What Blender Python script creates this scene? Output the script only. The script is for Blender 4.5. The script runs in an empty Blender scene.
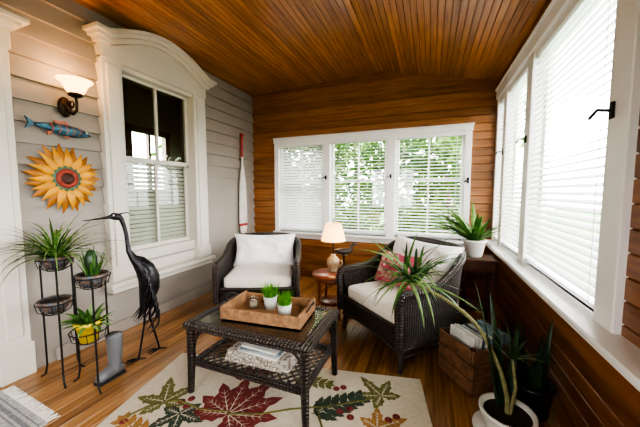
import bpy, bmesh, math, random
from mathutils import Vector, Matrix, noise, Euler
random.seed(7)
R=math.radians
scene=bpy.context.scene

# ------------------------------------------------------------------ materials
def newmat(name):
    m=bpy.data.materials.new(name); m.use_nodes=True
    nt=m.node_tree; nt.nodes.clear()
    out=nt.nodes.new('ShaderNodeOutputMaterial')
    b=nt.nodes.new('ShaderNodeBsdfPrincipled')
    nt.links.new(b.outputs[0],out.inputs[0])
    return m,nt,b,out
def col4(c): return (c[0],c[1],c[2],1)
def mixrgb(nt,fac,a,b,mode='MIX'):
    n=nt.nodes.new('ShaderNodeMix'); n.data_type='RGBA'; n.blend_type=mode
    if isinstance(fac,(int,float)): n.inputs[0].default_value=fac
    else: nt.links.new(fac,n.inputs[0])
    for i,v in ((6,a),(7,b)):
        if isinstance(v,tuple): n.inputs[i].default_value=col4(v)
        else: nt.links.new(v,n.inputs[i])
    return n.outputs[2]
def ramp(nt,fac,stops):
    n=nt.nodes.new('ShaderNodeValToRGB'); nt.links.new(fac,n.inputs[0])
    e=n.color_ramp.elements
    while len(e)<len(stops): e.new(0.5)
    for i,(p,c) in enumerate(stops): e[i].position=p; e[i].color=col4(c)
    return n.outputs[0]
def noise_n(nt,scale,vec=None,detail=4,stretch=None,coord='Object'):
    tc=nt.nodes.new('ShaderNodeTexCoord'); mp=nt.nodes.new('ShaderNodeMapping')
    nt.links.new(tc.outputs[coord],mp.inputs[0])
    if stretch: mp.inputs['Scale'].default_value=stretch
    n=nt.nodes.new('ShaderNodeTexNoise'); n.inputs['Scale'].default_value=scale; n.inputs['Detail'].default_value=detail
    nt.links.new(mp.outputs[0],n.inputs['Vector'])
    return n,mp
def bump(nt,b,h,strength=.3,dist=.01):
    n=nt.nodes.new('ShaderNodeBump'); n.inputs['Strength'].default_value=strength; n.inputs['Distance'].default_value=dist
    nt.links.new(h,n.inputs['Height']); nt.links.new(n.outputs[0],b.inputs['Normal'])
def plain(name,c,rough=.5,var=.12,scale=20,metal=0,bmp=0,sheen=0,spec=.5,emit=None,estr=0,sub=0):
    m,nt,b,out=newmat(name)
    n,_=noise_n(nt,scale)
    lo=tuple(x*(1-var) for x in c); hi=tuple(min(1,x*(1+var)) for x in c)
    nt.links.new(ramp(nt,n.outputs[0],[(.3,lo),(.7,hi)]),b.inputs['Base Color'])
    b.inputs['Roughness'].default_value=rough; b.inputs['Metallic'].default_value=metal
    b.inputs['Specular IOR Level'].default_value=spec
    if bmp: bump(nt,b,n.outputs[0],bmp,.01)
    if sheen: b.inputs['Sheen Weight'].default_value=sheen
    if emit:
        b.inputs['Emission Color'].default_value=col4(emit); b.inputs['Emission Strength'].default_value=estr
    return m
def boards_mat(name,c1,c2,c3,along,rough=.3,grain=1.0,coat=0.2):
    m,nt,b,out=newmat(name)
    uv=nt.nodes.new('ShaderNodeUVMap'); uv.uv_map='UVMap'
    sep=nt.nodes.new('ShaderNodeSeparateXYZ'); nt.links.new(uv.outputs[0],sep.inputs[0])
    st=[18,18,18]; st[along]=1.2
    n,mp=noise_n(nt,2.2*grain,stretch=tuple(st),detail=6)
    cmb=nt.nodes.new('ShaderNodeCombineXYZ')
    mu=nt.nodes.new('ShaderNodeMath'); mu.operation='MULTIPLY'; mu.inputs[1].default_value=37
    nt.links.new(sep.outputs[0],mu.inputs[0])
    for i in range(3): nt.links.new(mu.outputs[0],cmb.inputs[i])
    nt.links.new(cmb.outputs[0],mp.inputs['Location'])
    g=ramp(nt,n.outputs[0],[(.3,c1),(.52,c2),(.75,c3)])
    r=ramp(nt,sep.outputs[0],[(0,(.68,.66,.64)),(1,(1.12,1.10,1.08))])
    nt.links.new(mixrgb(nt,1.0,g,r,'MULTIPLY'),b.inputs['Base Color'])
    b.inputs['Roughness'].default_value=rough
    b.inputs['Coat Weight'].default_value=coat; b.inputs['Coat Roughness'].default_value=.25
    bump(nt,b,n.outputs[0],.12,.004)
    return m
def weave_mat(name,c1,c2,pitch=.022):
    m,nt,b,out=newmat(name)
    uv=nt.nodes.new('ShaderNodeUVMap'); uv.uv_map='UVMap'
    sep=nt.nodes.new('ShaderNodeSeparateXYZ'); nt.links.new(uv.outputs[0],sep.inputs[0])
    hs=[]
    for i in (0,1):
        mu=nt.nodes.new('ShaderNodeMath'); mu.operation='MULTIPLY'; mu.inputs[1].default_value=math.pi/pitch
        nt.links.new(sep.outputs[i],mu.inputs[0])
        s=nt.nodes.new('ShaderNodeMath'); s.operation='SINE'; nt.links.new(mu.outputs[0],s.inputs[0]); hs.append(s.outputs[0])
    p=nt.nodes.new('ShaderNodeMath'); p.operation='MULTIPLY'; nt.links.new(hs[0],p.inputs[0]); nt.links.new(hs[1],p.inputs[1])
    a=nt.nodes.new('ShaderNodeMath'); a.operation='ABSOLUTE'; nt.links.new(p.outputs[0],a.inputs[0])
    nt.links.new(ramp(nt,a.outputs[0],[(.05,c1),(.7,c2)]),b.inputs['Base Color'])
    b.inputs['Roughness'].default_value=.36
    bump(nt,b,a.outputs[0],1.0,.012)
    return m
def translucent_mat(name,c,amt=.4,rough=.5,var=.2,scale=6,c2=None):
    m,nt,b,out=newmat(name)
    n,_=noise_n(nt,scale)
    lo=c2 if c2 else tuple(x*(1-var) for x in c)
    cc=ramp(nt,n.outputs[0],[(.35,lo),(.65,c)])
    nt.links.new(cc,b.inputs['Base Color']); b.inputs['Roughness'].default_value=rough
    t=nt.nodes.new('ShaderNodeBsdfTranslucent'); nt.links.new(cc,t.inputs[0])
    mx=nt.nodes.new('ShaderNodeMixShader'); mx.inputs[0].default_value=amt
    nt.links.new(b.outputs[0],mx.inputs[1]); nt.links.new(t.outputs[0],mx.inputs[2]); nt.links.new(mx.outputs[0],out.inputs[0])
    return m
def pane_mat(name,gloss=.06,tint=(1,1,1)):
    m=bpy.data.materials.new(name); m.use_nodes=True; nt=m.node_tree; nt.nodes.clear()
    out=nt.nodes.new('ShaderNodeOutputMaterial'); t=nt.nodes.new('ShaderNodeBsdfTransparent'); t.inputs[0].default_value=col4(tint)
    g=nt.nodes.new('ShaderNodeBsdfGlossy'); g.inputs['Roughness'].default_value=.03
    mx=nt.nodes.new('ShaderNodeMixShader'); mx.inputs[0].default_value=gloss
    nt.links.new(t.outputs[0],mx.inputs[1]); nt.links.new(g.outputs[0],mx.inputs[2]); nt.links.new(mx.outputs[0],out.inputs[0])
    return m

M_floor=boards_mat('floor_pine',(.22,.098,.030),(.34,.168,.058),(.43,.225,.085),1,rough=.26,coat=.45)
M_ceil=boards_mat('ceiling_beadboard',(.23,.088,.022),(.37,.155,.042),(.47,.215,.062),1,rough=.35)
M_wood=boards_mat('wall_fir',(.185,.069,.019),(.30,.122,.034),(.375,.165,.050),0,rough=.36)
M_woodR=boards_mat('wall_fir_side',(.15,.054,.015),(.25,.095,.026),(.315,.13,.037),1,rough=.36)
M_siding=plain('taupe_siding_paint',(.30,.262,.22),.55,.05,3)
M_white=plain('white_trim_paint',(.80,.78,.74),.4,.03,4)
M_cream=plain('cream_trim_paint',(.60,.56,.48),.45,.04,4)
M_slat=translucent_mat('blind_slat_white',(.88,.88,.87),.45,.5,.03)
M_slat2=plain('house_blind_slat',(.80,.76,.68),.5,.03)
M_pane=pane_mat('window_pane',.04)
M_pane_d=pane_mat('house_window_pane',.03,(.85,.88,.85))
M_black=plain('black_iron',(.015,.014,.013),.45,.2,30,metal=.4)
M_bronze=plain('dark_bronze',(.05,.03,.018),.4,.3,30,metal=.8)
M_wick=weave_mat('wicker_dark',(.004,.003,.0025),(.070,.048,.036))
M_wickP=plain('wicker_pole',(.03,.02,.015),.4,.5,120,bmp=.6)
M_cush=plain('cushion_ivory',(.74,.68,.58),.85,.04,8,bmp=.15,sheen=.3)
M_pill=plain('pillow_white',(.84,.82,.80),.9,.03,9,bmp=.2,sheen=.3)

# ------------------------------------------------------------------ mesh builder
class Bld:
    def __init__(s): s.v=[];s.f=[];s.mi=[];s.sm=[];s.uv=[];s.mats=[];s.M=Matrix.Identity(4)
    def slot(s,m):
        if m not in s.mats: s.mats.append(m)
        return s.mats.index(m)
    def add(s,vs,fs,mat,smooth=False,uvs=None):
        o=len(s.v); k=s.slot(mat)
        s.v+= [tuple(s.M@Vector(p)) for p in vs]
        for i,f in enumerate(fs):
            s.f.append(tuple(o+j for j in f)); s.mi.append(k); s.sm.append(smooth)
            if uvs is None: s.uv.append([(0,0)]*len(f))
            elif callable(uvs): s.uv.append([uvs(j) for j in f])
            else: s.uv.append(uvs[i])
    def bm(s,bm,mat,smooth=False):
        bm.verts.index_update()
        vs=[v.co.copy() for v in bm.verts]; fs=[[v.index for v in f.verts] for f in bm.faces]
        bm.normal_update(); us=[]
        for f in bm.faces:
            n=f.normal; a=max(range(3),key=lambda i:abs(n[i]))
            ii=[i for i in range(3) if i!=a]
            us.append([(v.co[ii[0]],v.co[ii[1]]) for v in f.verts])
        s.add(vs,fs,mat,smooth,us); bm.free()
    def box(s,c,size,mat,rot=(0,0,0),bevel=0,seg=1,smooth=False):
        bm=bmesh.new(); bmesh.ops.create_cube(bm,size=1)
        bmesh.ops.scale(bm,vec=size,verts=bm.verts)
        if bevel: bmesh.ops.bevel(bm,geom=list(bm.edges)+list(bm.verts),offset=bevel,segments=seg,affect='EDGES',profile=.5)
        mt=Matrix.Translation(c)@Euler(rot).to_matrix().to_4x4()
        old=s.M; s.M=s.M@mt; s.bm(bm,mat,smooth); s.M=old
    def bb(s,x0,x1,y0,y1,z0,z1,mat,bevel=0):
        s.box(((x0+x1)/2,(y0+y1)/2,(z0+z1)/2),(abs(x1-x0),abs(y1-y0),abs(z1-z0)),mat,bevel=bevel)
    def tube(s,pts,r,mat,n=8,closed=False,cap=True,flat=1.0):
        pts=[Vector(p) for p in pts]; N=len(pts)
        rs=r if isinstance(r,(list,tuple)) else [r]*N
        t0=(pts[1]-pts[0]).normalized()
        up=Vector((0,0,1)) if abs(t0.z)<.9 else Vector((1,0,0))
        nrm=t0.cross(up).normalized(); vs=[]; L=0; Ls=[]
        for i,p in enumerate(pts):
            if closed: t=(pts[(i+1)%N]-pts[i-1]).normalized()
            else: t=(pts[min(i+1,N-1)]-pts[max(i-1,0)]).normalized()
            nrm=(nrm-t*nrm.dot(t)).normalized(); b=t.cross(nrm)
            if i: L+=(p-pts[i-1]).length
            for k in range(n):
                a=2*math.pi*k/n
                vs.append(p+nrm*math.cos(a)*rs[i]+b*math.sin(a)*rs[i]*flat); Ls.append((L,k/n*.12))
        fs=[]
        for i in range(N if closed else N-1):
            for k in range(n):
                j=(i+1)%N
                fs.append((i*n+k,i*n+(k+1)%n,j*n+(k+1)%n,j*n+k))
        s.add(vs,fs,mat,True,lambda j:Ls[j])
        if cap and not closed:
            s.add(vs[:n],[tuple(range(n))[::-1]],mat); s.add(vs[-n:],[tuple(range(n))],mat)
    def cyl(s,p0,p1,r0,r1,mat,n=20,smooth=True):
        s.tube([p0,p1],[r0,r1],mat,n)
    def lathe(s,prof,mat,c=(0,0,0),n=32,sx=1,sy=1,smooth=True):
        vs=[];fs=[]
        for (r,z) in prof:
            for k in range(n):
                a=2*math.pi*k/n; vs.append((c[0]+r*math.cos(a)*sx,c[1]+r*math.sin(a)*sy,c[2]+z))
        for i in range(len(prof)-1):
            for k in range(n):
                fs.append((i*n+k,i*n+(k+1)%n,(i+1)*n+(k+1)%n,(i+1)*n+k))
        s.add(vs,fs,mat,smooth,lambda j:((j%n)/n*.5,prof[j//n][1]))
    def ball(s,c,r,mat,n=16,sc=(1,1,1)):
        pr=[(max(1e-4,r*math.sin(math.pi*i/10)),-r*math.cos(math.pi*i/10)*sc[2]) for i in range(11)]
        s.lathe(pr,mat,c,n,sc[0],sc[1])
    def grid(s,fn,nu,nv,mat,uvs=(1,1),smooth=True,closeu=False):
        vs=[fn(i/nu,j/nv) for j in range(nv+1) for i in range(nu+1)]
        fs=[(j*(nu+1)+i,j*(nu+1)+i+1,(j+1)*(nu+1)+i+1,(j+1)*(nu+1)+i) for j in range(nv) for i in range(nu)]
        s.add(vs,fs,mat,smooth,lambda q:((q%(nu+1))/nu*uvs[0],(q//(nu+1))/nv*uvs[1]))
    def pillow(s,c,size,rot,mat,seed=0,n=26):
        mt=Matrix.Translation(c)@Euler(rot).to_matrix().to_4x4(); old=s.M; s.M=old@mt
        w,h,t=size
        for sg in (1,-1):
            def fn(u,v):
                x=2*u-1;y=2*v-1
                e=max(0,(1-x**4))*max(0,(1-y**4)); z=sg*t/2*e**.42
                px=x*w/2*(1-.10*(1-y*y)) ; py=y*h/2*(1-.10*(1-x*x))
                k=noise.noise(Vector((x*1.9+seed,y*1.9,sg*3)))*.04+noise.noise(Vector((x*5+seed,y*3+x*2,sg)))*.03
                return (px,py,z+k*e*sg)
            s.grid(fn,n,n,mat)
        s.M=old
    def leaf(s,base,az,e0,droop,L,W,mat,n=7,fold=.25,strap=True,twist=0):
        p=Vector(base); side=Vector((-math.sin(az),math.cos(az),0)); vs=[]
        for i in range(n+1):
            t=i/n; e=e0-droop*t
            d=Vector((math.cos(az)*math.cos(e),math.sin(az)*math.cos(e),math.sin(e)))
            if strap: w=W*min(1,.45+t*3)*(1-t**2.2)+.0006
            else: w=W*math.sin(math.pi*min(1,max(0.02,t**.8)))+.0006
            nn=side.cross(d)
            sd=(side*math.cos(twist*t)+nn*math.sin(twist*t))
            vs+= [p-sd*w/2+nn*w*fold, p.copy(), p+sd*w/2+nn*w*fold]
            p=p+d*(L/n)
        fs=[]
        for i in range(n):
            a=i*3; fs+=[(a,a+1,a+4,a+3),(a+1,a+2,a+5,a+4)]
        s.add(vs,fs,mat,True)
    def prism(s,poly,y0,y1,mat,smooth=False):
        n=len(poly); vs=[(x,y0,z) for x,z in poly]+[(x,y1,z) for x,z in poly]
        fs=[tuple(range(n)),tuple(range(2*n-1,n-1,-1))]+[(i,i+n,(i+1)%n+n,(i+1)%n) for i in range(n)]
        s.add(vs,fs,mat,smooth)
    def finish(s,name,loc=None,rotz=0,scale=1):
        me=bpy.data.meshes.new(name); me.from_pydata(s.v,[],s.f)
        for m in s.mats: me.materials.append(m)
        me.polygons.foreach_set('material_index',s.mi); me.polygons.foreach_set('use_smooth',s.sm)
        uvl=me.uv_layers.new(name='UVMap'); flat=[c for f in s.uv for p in f for c in p]
        uvl.data.foreach_set('uv',flat); me.update()
        bm=bmesh.new(); bm.from_mesh(me); bmesh.ops.recalc_face_normals(bm,faces=bm.faces); bm.to_mesh(me); bm.free()
        ob=bpy.data.objects.new(name,me); scene.collection.objects.link(ob)
        if loc: ob.location=loc
        ob.rotation_euler[2]=rotz; ob.scale=(scale,)*3
        return ob

def T(x,y,z): return Matrix.Translation((x,y,z))
def RZ(d): return Matrix.Rotation(R(d),4,'Z')
def axesM(X,Y,Z,o):
    m=Matrix.Identity(4)
    for i in range(3): m[i][0]=X[i];m[i][1]=Y[i];m[i][2]=Z[i];m[i][3]=o[i]
    return m

def panel(b,x0,x1,z0,z1,openings,w,mat,kind='tg',back=None,thick=.12,g=.005,d=.008):
    xs=sorted(set([x0,x1]+[o[0] for o in openings]+[o[1] for o in openings]))
    for xa,xb in zip(xs[:-1],xs[1:]):
        mid=(xa+xb)/2; cuts=[(o[2],o[3]) for o in openings if o[0]<mid<o[1]]
        segs=[]; z=z0
        for a,c in sorted(cuts):
            if a>z: segs.append((z,a))
            z=c
        if z<z1: segs.append((z,z1))
        for za,zb in segs:
            k=math.floor(za/w+1e-6)
            while k*w<zb-1e-6:
                a=max(za,k*w); c=min(zb,(k+1)*w)
                random.seed(k*13+5); rr=random.random(); rr2=random.random()
                if kind=='tg':
                    P=[(a,d),(a+g,0),(c-g,0),(c,d)]
                else:
                    t0=-.034+(a-k*w)/w*.03; t1=-.034+(c-k*w)/w*.03
                    P=[(a,-.002),(a,t0),(c,t1)]
                vs=[];fs=[]
                for (zz,yy) in P: vs+=[(xa,yy,zz),(xb,yy,zz)]
                for i in range(len(P)-1): fs.append((2*i,2*i+1,2*i+3,2*i+2))
                b.add(vs,fs,mat,False,[[(rr,rr2)]*4]*len(fs))
                k+=1
            b.bb(xa,xb,.011,thick,za,zb,back or mat)

XL=-2.74; XR=.74; YB=4.0; YF=-1.5; H=3.1
Mback=T(0,YB,0); Mright=T(XR,0,0)@RZ(-90); Mleft=T(XL,0,0)@RZ(90); Mfront=T(0,YF,0)@RZ(180)
M_ext=plain('sheathing',(.12,.10,.08),.8)

b=Bld(); b.M=Mback; panel(b,XL-.12,XR+.12,0,H,[(-2.26,.40,.70,2.09)],.098,M_wood,back=M_ext,g=.006,d=.010); b.finish('wall_back')
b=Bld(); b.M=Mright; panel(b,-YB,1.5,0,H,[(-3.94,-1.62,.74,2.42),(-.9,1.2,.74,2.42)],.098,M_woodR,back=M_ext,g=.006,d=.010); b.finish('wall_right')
b=Bld(); b.M=Mleft; panel(b,YF,YB,0,H,[(1.84,2.70,.72,2.50)],.152,M_siding,kind='lap',back=M_ext); b.finish('wall_left')
b=Bld(); b.M=Mfront; panel(b,-XR-.12,-XL+.12,0,H,[(.5,1.9,.8,2.1)],.098,M_wood,back=M_ext); b.finish('wall_front')
b=Bld(); b.M=axesM((0,1,0),(0,0,-1),(-1,0,0),(0,0,0)); panel(b,YF,YB,-XR-.001,-XL+.001,[],.083,M_floor,back=M_ext,thick=.1,g=.003,d=.004); b.finish('floor')
rx,rz=-.68,2.95; b=Bld()
def slope(xa,za,xb,zb):
    d=Vector((xb-xa,0,zb-za)); L=d.length; s=d.normalized(); Y=(-s.z,0,s.x)
    b.M=axesM((0,1,0),Y,tuple(s),(xa,0,za)); panel(b,YF-.1,YB+.1,0,L,[],.055,M_ceil,back=M_ext,thick=.1,g=.004,d=.007)
sl=(2.86-rz)/(XL-rx)
slope(XL-.2,2.86-.2*sl,rx,rz)
sr=(2.62-rz)/(XR-rx)
slope(rx,rz,XR+.2,2.62+.2*sr)
b.finish('ceiling')
b=Bld(); b.bb(XL+.034,XL+.06,1.24,YB,0,.11,M_siding,.006); b.finish('baseboard_left')
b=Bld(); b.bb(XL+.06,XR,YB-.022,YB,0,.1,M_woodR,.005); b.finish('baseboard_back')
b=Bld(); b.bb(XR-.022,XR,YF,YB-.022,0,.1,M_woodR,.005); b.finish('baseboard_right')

# ------------------------------------------------------------------ windows
def slats(b,x0,x1,z0,z1,yc,tilt,pitch=.043,depth=.05):
    z=z1
    while z>z0+.03:
        b.box(((x0+x1)/2,yc,z),(x1-x0,depth,.0028),M_slat,rot=(tilt,0,0)); z-=pitch
    b.bb(x0,x1,yc-.025,yc+.025,z0,z0+.02,M_slat)
    for xx in (x0+.09,x1-.09): b.bb(xx-.002,xx+.002,yc-.027,yc-.025,z0,z1,M_white)
def window_unit(name,M,posts,z0,z1,cas,tilts,sill=.11,latch=True,head=.10,jut=.02,cas2=None,sillx=0,muntin=False):
    b=Bld(); b.M=M; c2=cas2 or cas
    xa,xb=posts[0][0],posts[-1][1]
    b.bb(xa-cas,xa+.012,-jut,.10,z0-.02,z1+head,M_white,.004); b.bb(xb-.012,xb+c2,-jut,.10,z0-.02,z1+head,M_white,.004)
    b.bb(xa-cas-.01,xb+c2+.01,-jut-.012,.10,z1-.012,z1+head,M_white,.005)
    b.bb(xa-cas-.01,xb+c2+.02,-jut-.028,.0,z1+head,z1+head+.02,M_white,.005)
    b.bb(xa-cas-.01,xb+c2+.04+sillx,-sill,.12,z0-.035,z0,M_white,.008)
    b.bb(xa-cas,xb+c2+sillx,-jut,.0,z0-.10,z0-.035,M_white,.004)
    for (p0,p1),(q0,q1) in zip(posts[:-1],posts[1:]):
        b.bb(p1-.008,q0+.008,-jut,.11,z0,z1,M_white,.004)
    for (p0,p1),tl in zip(posts,tilts):
        for a,c,d,e in ((p0,p0+.045,z0,z1),(p1-.045,p1,z0,z1),(p0,p1,z0,z0+.055),(p0,p1,z1-.05,z1)):
            b.bb(a,c,.06,.095,d,e,M_white,.004)
        if muntin:
            b.bb((p0+p1)/2-.011,(p0+p1)/2+.011,.066,.09,z0+.05,z1-.045,M_white); b.bb(p0+.04,p1-.04,.066,.09,z0+(z1-z0)*.56-.011,z0+(z1-z0)*.56+.011,M_white)
        b.bb(p0+.04,p1-.04,.077,.080,z0+.05,z1-.045,M_pane)
        if tl is not None:
            b.bb(p0+.008,p1-.008,-.015,.045,z1-.065,z1-.01,M_white,.004)
            slats(b,p0+.014,p1-.014,z0+.03,z1-.075,.014,tl)
            b.tube([(p0+.06,-.03,z1-.05),(p0+.06,-.032,z1-.7)],.003,M_white,6)
    if latch:
        for (p0,p1),(q0,q1) in zip(posts[:-1],posts[1:]):
            xx=(p1+q0)/2; zz=z0+.6*(z1-z0)
            b.bb(xx-.012,xx+.012,-jut-.012,-jut,zz-.03,zz+.03,M_black,.003); b.tube([(xx,-jut-.015,zz),(xx-.015,-jut-.05,zz+.005),(xx-.05,-jut-.055,zz-.02)],.006,M_black,8)
        xx=xb+.03; zz=z0+.55*(z1-z0)
        b.bb(xx-.014,xx+.014,-jut-.012,-jut,zz-.035,zz+.035,M_black,.003); b.tube([(xx,-jut-.015,zz),(xx,-jut-.055,zz+.005),(xx-.05,-jut-.06,zz-.02)],.008,M_black,8)
    return b.finish(name)
window_unit('window_1',Mback,[(-2.26,-1.50),(-1.40,-.56),(-.46,.40)],.70,2.09,.06,[R(44),R(10),R(12)],head=.05,muntin=True,sill=.08)
window_unit('window_2',Mright,[(-3.94,-3.62),(-3.52,-2.84),(-2.72,-1.62)],.74,2.42,.05,[R(26),R(26),R(26)],sill=.13,jut=.03,cas2=.135,sillx=.34,head=.09)
window_unit('window_3',Mright,[(-.9,.10),(.20,1.2)],.74,2.42,.08,[R(22),R(22)],sill=.13,jut=.03,latch=False)
window_unit('fill_window',Mfront,[(.5,1.15),(1.25,1.9)],.8,2.1,.08,[None,None],latch=False)  # unseen window behind the camera, added to give fill light

# house window on the clapboard wall
b=Bld(); b.M=Mleft
def arch(x,zend,zpk,xa,xb):
    t=(x-xa)/(xb-xa); return zend+(zpk-zend)*math.sin(math.pi*max(0,min(1,(t-.08)/.84)))**1.0
ya,yb=1.67,2.88
for (p0,p1) in ((ya,1.85),(2.69,yb)):
    b.bb(p0,p1,-.085,.10,.50,2.50,M_cream,.006)
    b.bb(p0+.035,p1-.035,-.10,-.08,.62,2.44,M_cream,.006)
    b.bb(p0-.01,p1+.01,-.105,-.02,.52,.64,M_cream,.006)
N=28; pts=[(ya-.0,2.48),(yb,2.48)]
pts+=[(yb-(yb-ya)*i/N, arch(yb-(yb-ya)*i/N,2.60,2.78,ya,yb)) for i in range(N+1)]
b.prism(pts,-.095,.02,M_cream)
for off,w,dep in ((.0,.035,.13),(.035,.03,.165),(.065,.025,.20)):
    xa,xb=ya-.03-off*.9,yb+.03+off*.9
    up=[(xa+(xb-xa)*i/N, arch(xa+(xb-xa)*i/N,2.60+off+w,2.78+off+w,xa,xb)) for i in range(N+1)]
    for i in range(N):
        q=[up[i],up[i+1],(up[i+1][0],up[i+1][1]-w-.004),(up[i][0],up[i][1]-w-.004)]
        b.prism(q,-dep,0,M_cream)
b.bb(1.84,2.70,-.06,.05,2.44,2.52,M_cream,.004)
b.bb(ya-.05,yb+.05,-.15,.10,.455,.50,M_cream,.008); b.bb(ya-.02,yb+.02,-.11,0,.40,.455,M_cream,.006)
b.bb(1.84,2.70,-.03,.10,.50,.73,M_cream,.004)
for (z0,z1,yy) in ((1.62,2.46,.02),(.72,1.67,.055)):
    b.bb(1.84,1.885,yy,yy+.03,z0,z1,M_cream,.003); b.bb(2.655,2.70,yy,yy+.03,z0,z1,M_cream,.003)
    b.bb(1.84,2.70,yy,yy+.03,z0,z0+.05,M_cream,.003); b.bb(1.84,2.70,yy,yy+.03,z1-.045,z1,M_cream,.003)
    b.bb(2.255,2.285,yy,yy+.03,z0,z1,M_cream,.003)
    b.bb(1.88,2.66,yy+.012,yy+.015,z0+.04,z1-.04,M_pane_d)
z=1.61
while z>.75:
    b.box((2.27,.112,z),(.84,.046,.003),M_slat2,rot=(R(48),0,0)); z-=.046
b.finish('window_5')
M_olive=plain('interior_olive_wall',(.34,.30,.17),.8,.1,3)
b=Bld(); b.M=Mleft; D=1.45
b.bb(.9,1.0,.15,D,0,3,M_olive); b.bb(3.9,4.0,.15,D,0,3,M_olive)
b.bb(.9,4.0,.15,D,2.9,3.0,M_olive); b.bb(.9,4.0,.15,D,-.02,.05,M_olive)
b.bb(.9,2.95,D,D+.1,0,3,M_olive); b.bb(3.6,4.0,D,D+.1,0,3,M_olive); b.bb(2.9,3.65,D,D+.1,0,1.35,M_olive); b.bb(2.9,3.65,D,D+.1,2.25,3,M_olive)
for q in ((2.91,2.99,1.3,2.3),(3.56,3.64,1.3,2.3),(2.88,3.67,1.28,1.37),(2.88,3.67,2.22,2.32),(3.25,3.29,1.3,2.3),(2.91,3.64,1.78,1.83)):
    b.bb(q[0],q[1],D-.04,D+.02,q[2],q[3],M_floor)
b.finish('wall_interior')

# door casing at the far left
b=Bld(); b.M=Mleft
for (p0,p1) in ((.93,1.10),(-.10,.06)):
    b.bb(p0,p1,-.06,.02,0,2.30,M_cream,.006); b.bb(p0+.04,p1-.04,-.07,-.055,.3,2.22,M_cream,.006); b.bb(p0-.01,p1+.01,-.08,0,0,.24,M_cream,.006)
b.bb(-.12,1.11,-.07,.02,2.28,2.40,M_cream,.006)
for i,(dz,dep) in enumerate(((0,.10),(.03,.13),(.06,.16))):
    b.bb(-.14-dz,1.12+dz,-dep,0,2.40+dz,2.40+dz+.03,M_cream,.004)
b.finish('trim_1')
M_door=plain('door_paint',(.36,.32,.27),.5,.05)
b=Bld(); b.M=Mleft; b.bb(.06,.93,-.055,-.036,.02,2.28,M_door)
for (z0,z1) in ((.2,.95),(1.1,2.1)):
    for (x0,x1) in ((.14,.45),(.53,.84)): b.bb(x0,x1,-.07,-.054,z0,z1,M_door,.01)
b.ball((.87,-.10,1.0),.03,M_bronze); b.cyl((.87,-.055,1.0),(.87,-.10,1.0),.012,.012,M_bronze)
b.finish('door_1')

# ------------------------------------------------------------------ wall sconce
M_glow=plain('frosted_glass_lit',(.9,.62,.35),.4,.02,emit=(1,.52,.17),estr=5.0)
b=Bld(); b.M=Mleft@T(1.41,-.034,-.045)
old=b.M; b.M=old@T(0,0,2.03)@Matrix.Rotation(R(90),4,'X')
b.lathe([(.001,0),(.05,0),(.058,.008),(.045,.018),(.02,.028),(.001,.03)],M_bronze,sx=.85,sy=1.35)
b.M=old
b.tube([(0,-.03,2.03),(0,-.06,1.98),(0,-.11,1.965),(0,-.155,1.99),(0,-.16,2.05),(0,-.15,2.09)],.010,M_bronze,10)
b.tube([(0,-.10+.035*math.cos(t)*(1-t/9),2.035+.035*math.sin(t)*(1-t/9)) for t in [i*.45 for i in range(14)]],.006,M_bronze,8)
b.tube([(-.04+.03*math.cos(t)*(1-t/9),-.06,2.03+.05*math.sin(t)*(1-t/9)) for t in [i*.45 for i in range(14)]],.005,M_bronze,8)
b.lathe([(.001,0),(.02,0),(.045,.012),(.05,.025),(.045,.03)],M_bronze,(0,-.15,2.085))
b.lathe([(.03,0),(.05,.010),(.065,.035),(.08,.07),(.11,.098),(.112,.102),(.106,.10),(.076,.072),(.06,.04),(.035,.015)],M_glow,(0,-.15,2.112))
b.finish('wall_sconce')

# ------------------------------------------------------------------ fish wall ornament
M_fb=plain('fish_blue_metal',(.045,.13,.19),.4,.9,22,metal=.3); M_fr=plain('fish_red_metal',(.42,.10,.04),.4,.4,25)
b=Bld(); b.M=Mleft@T(1.38,-.055,1.80)
b.tube([(-.17,0,.015),(-.12,0,.012),(-.05,0,.005),(.03,0,0),(.10,0,-.003),(.15,0,-.008),(.195,0,-.014)],[.012,.024,.040,.046,.040,.026,.004],M_fb,12,flat=1)
b.prism([(-.16,.015),(-.225,.06),(-.205,.015),(-.23,-.03)],-.006,.006,M_fb)
b.prism([(-.03,.035),(.06,.035),(.02,.07),(-.06,.065)],-.004,.004,M_fr)
b.prism([(.0,-.035),(.07,-.034),(.02,-.068)],-.004,.004,M_fr)
b.prism([(-.10,-.02),(-.05,-.03),(-.10,-.055)],-.004,.004,M_fr)
for i in range(5): b.tube([(-.09+.045*i,-.030-.004*(2-abs(i-2)),.03),(-.075+.045*i,-.037-.004*(2-abs(i-2)),0),(-.09+.045*i,-.030-.004*(2-abs(i-2)),-.03)],.004,M_fr,6)
b.ball((.15,-.024,.003),.008,M_white)
b.cyl((0,.0,0),(0,.05,0),.006,.006,M_black)
b.finish('fish_wall_ornament')

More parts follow.
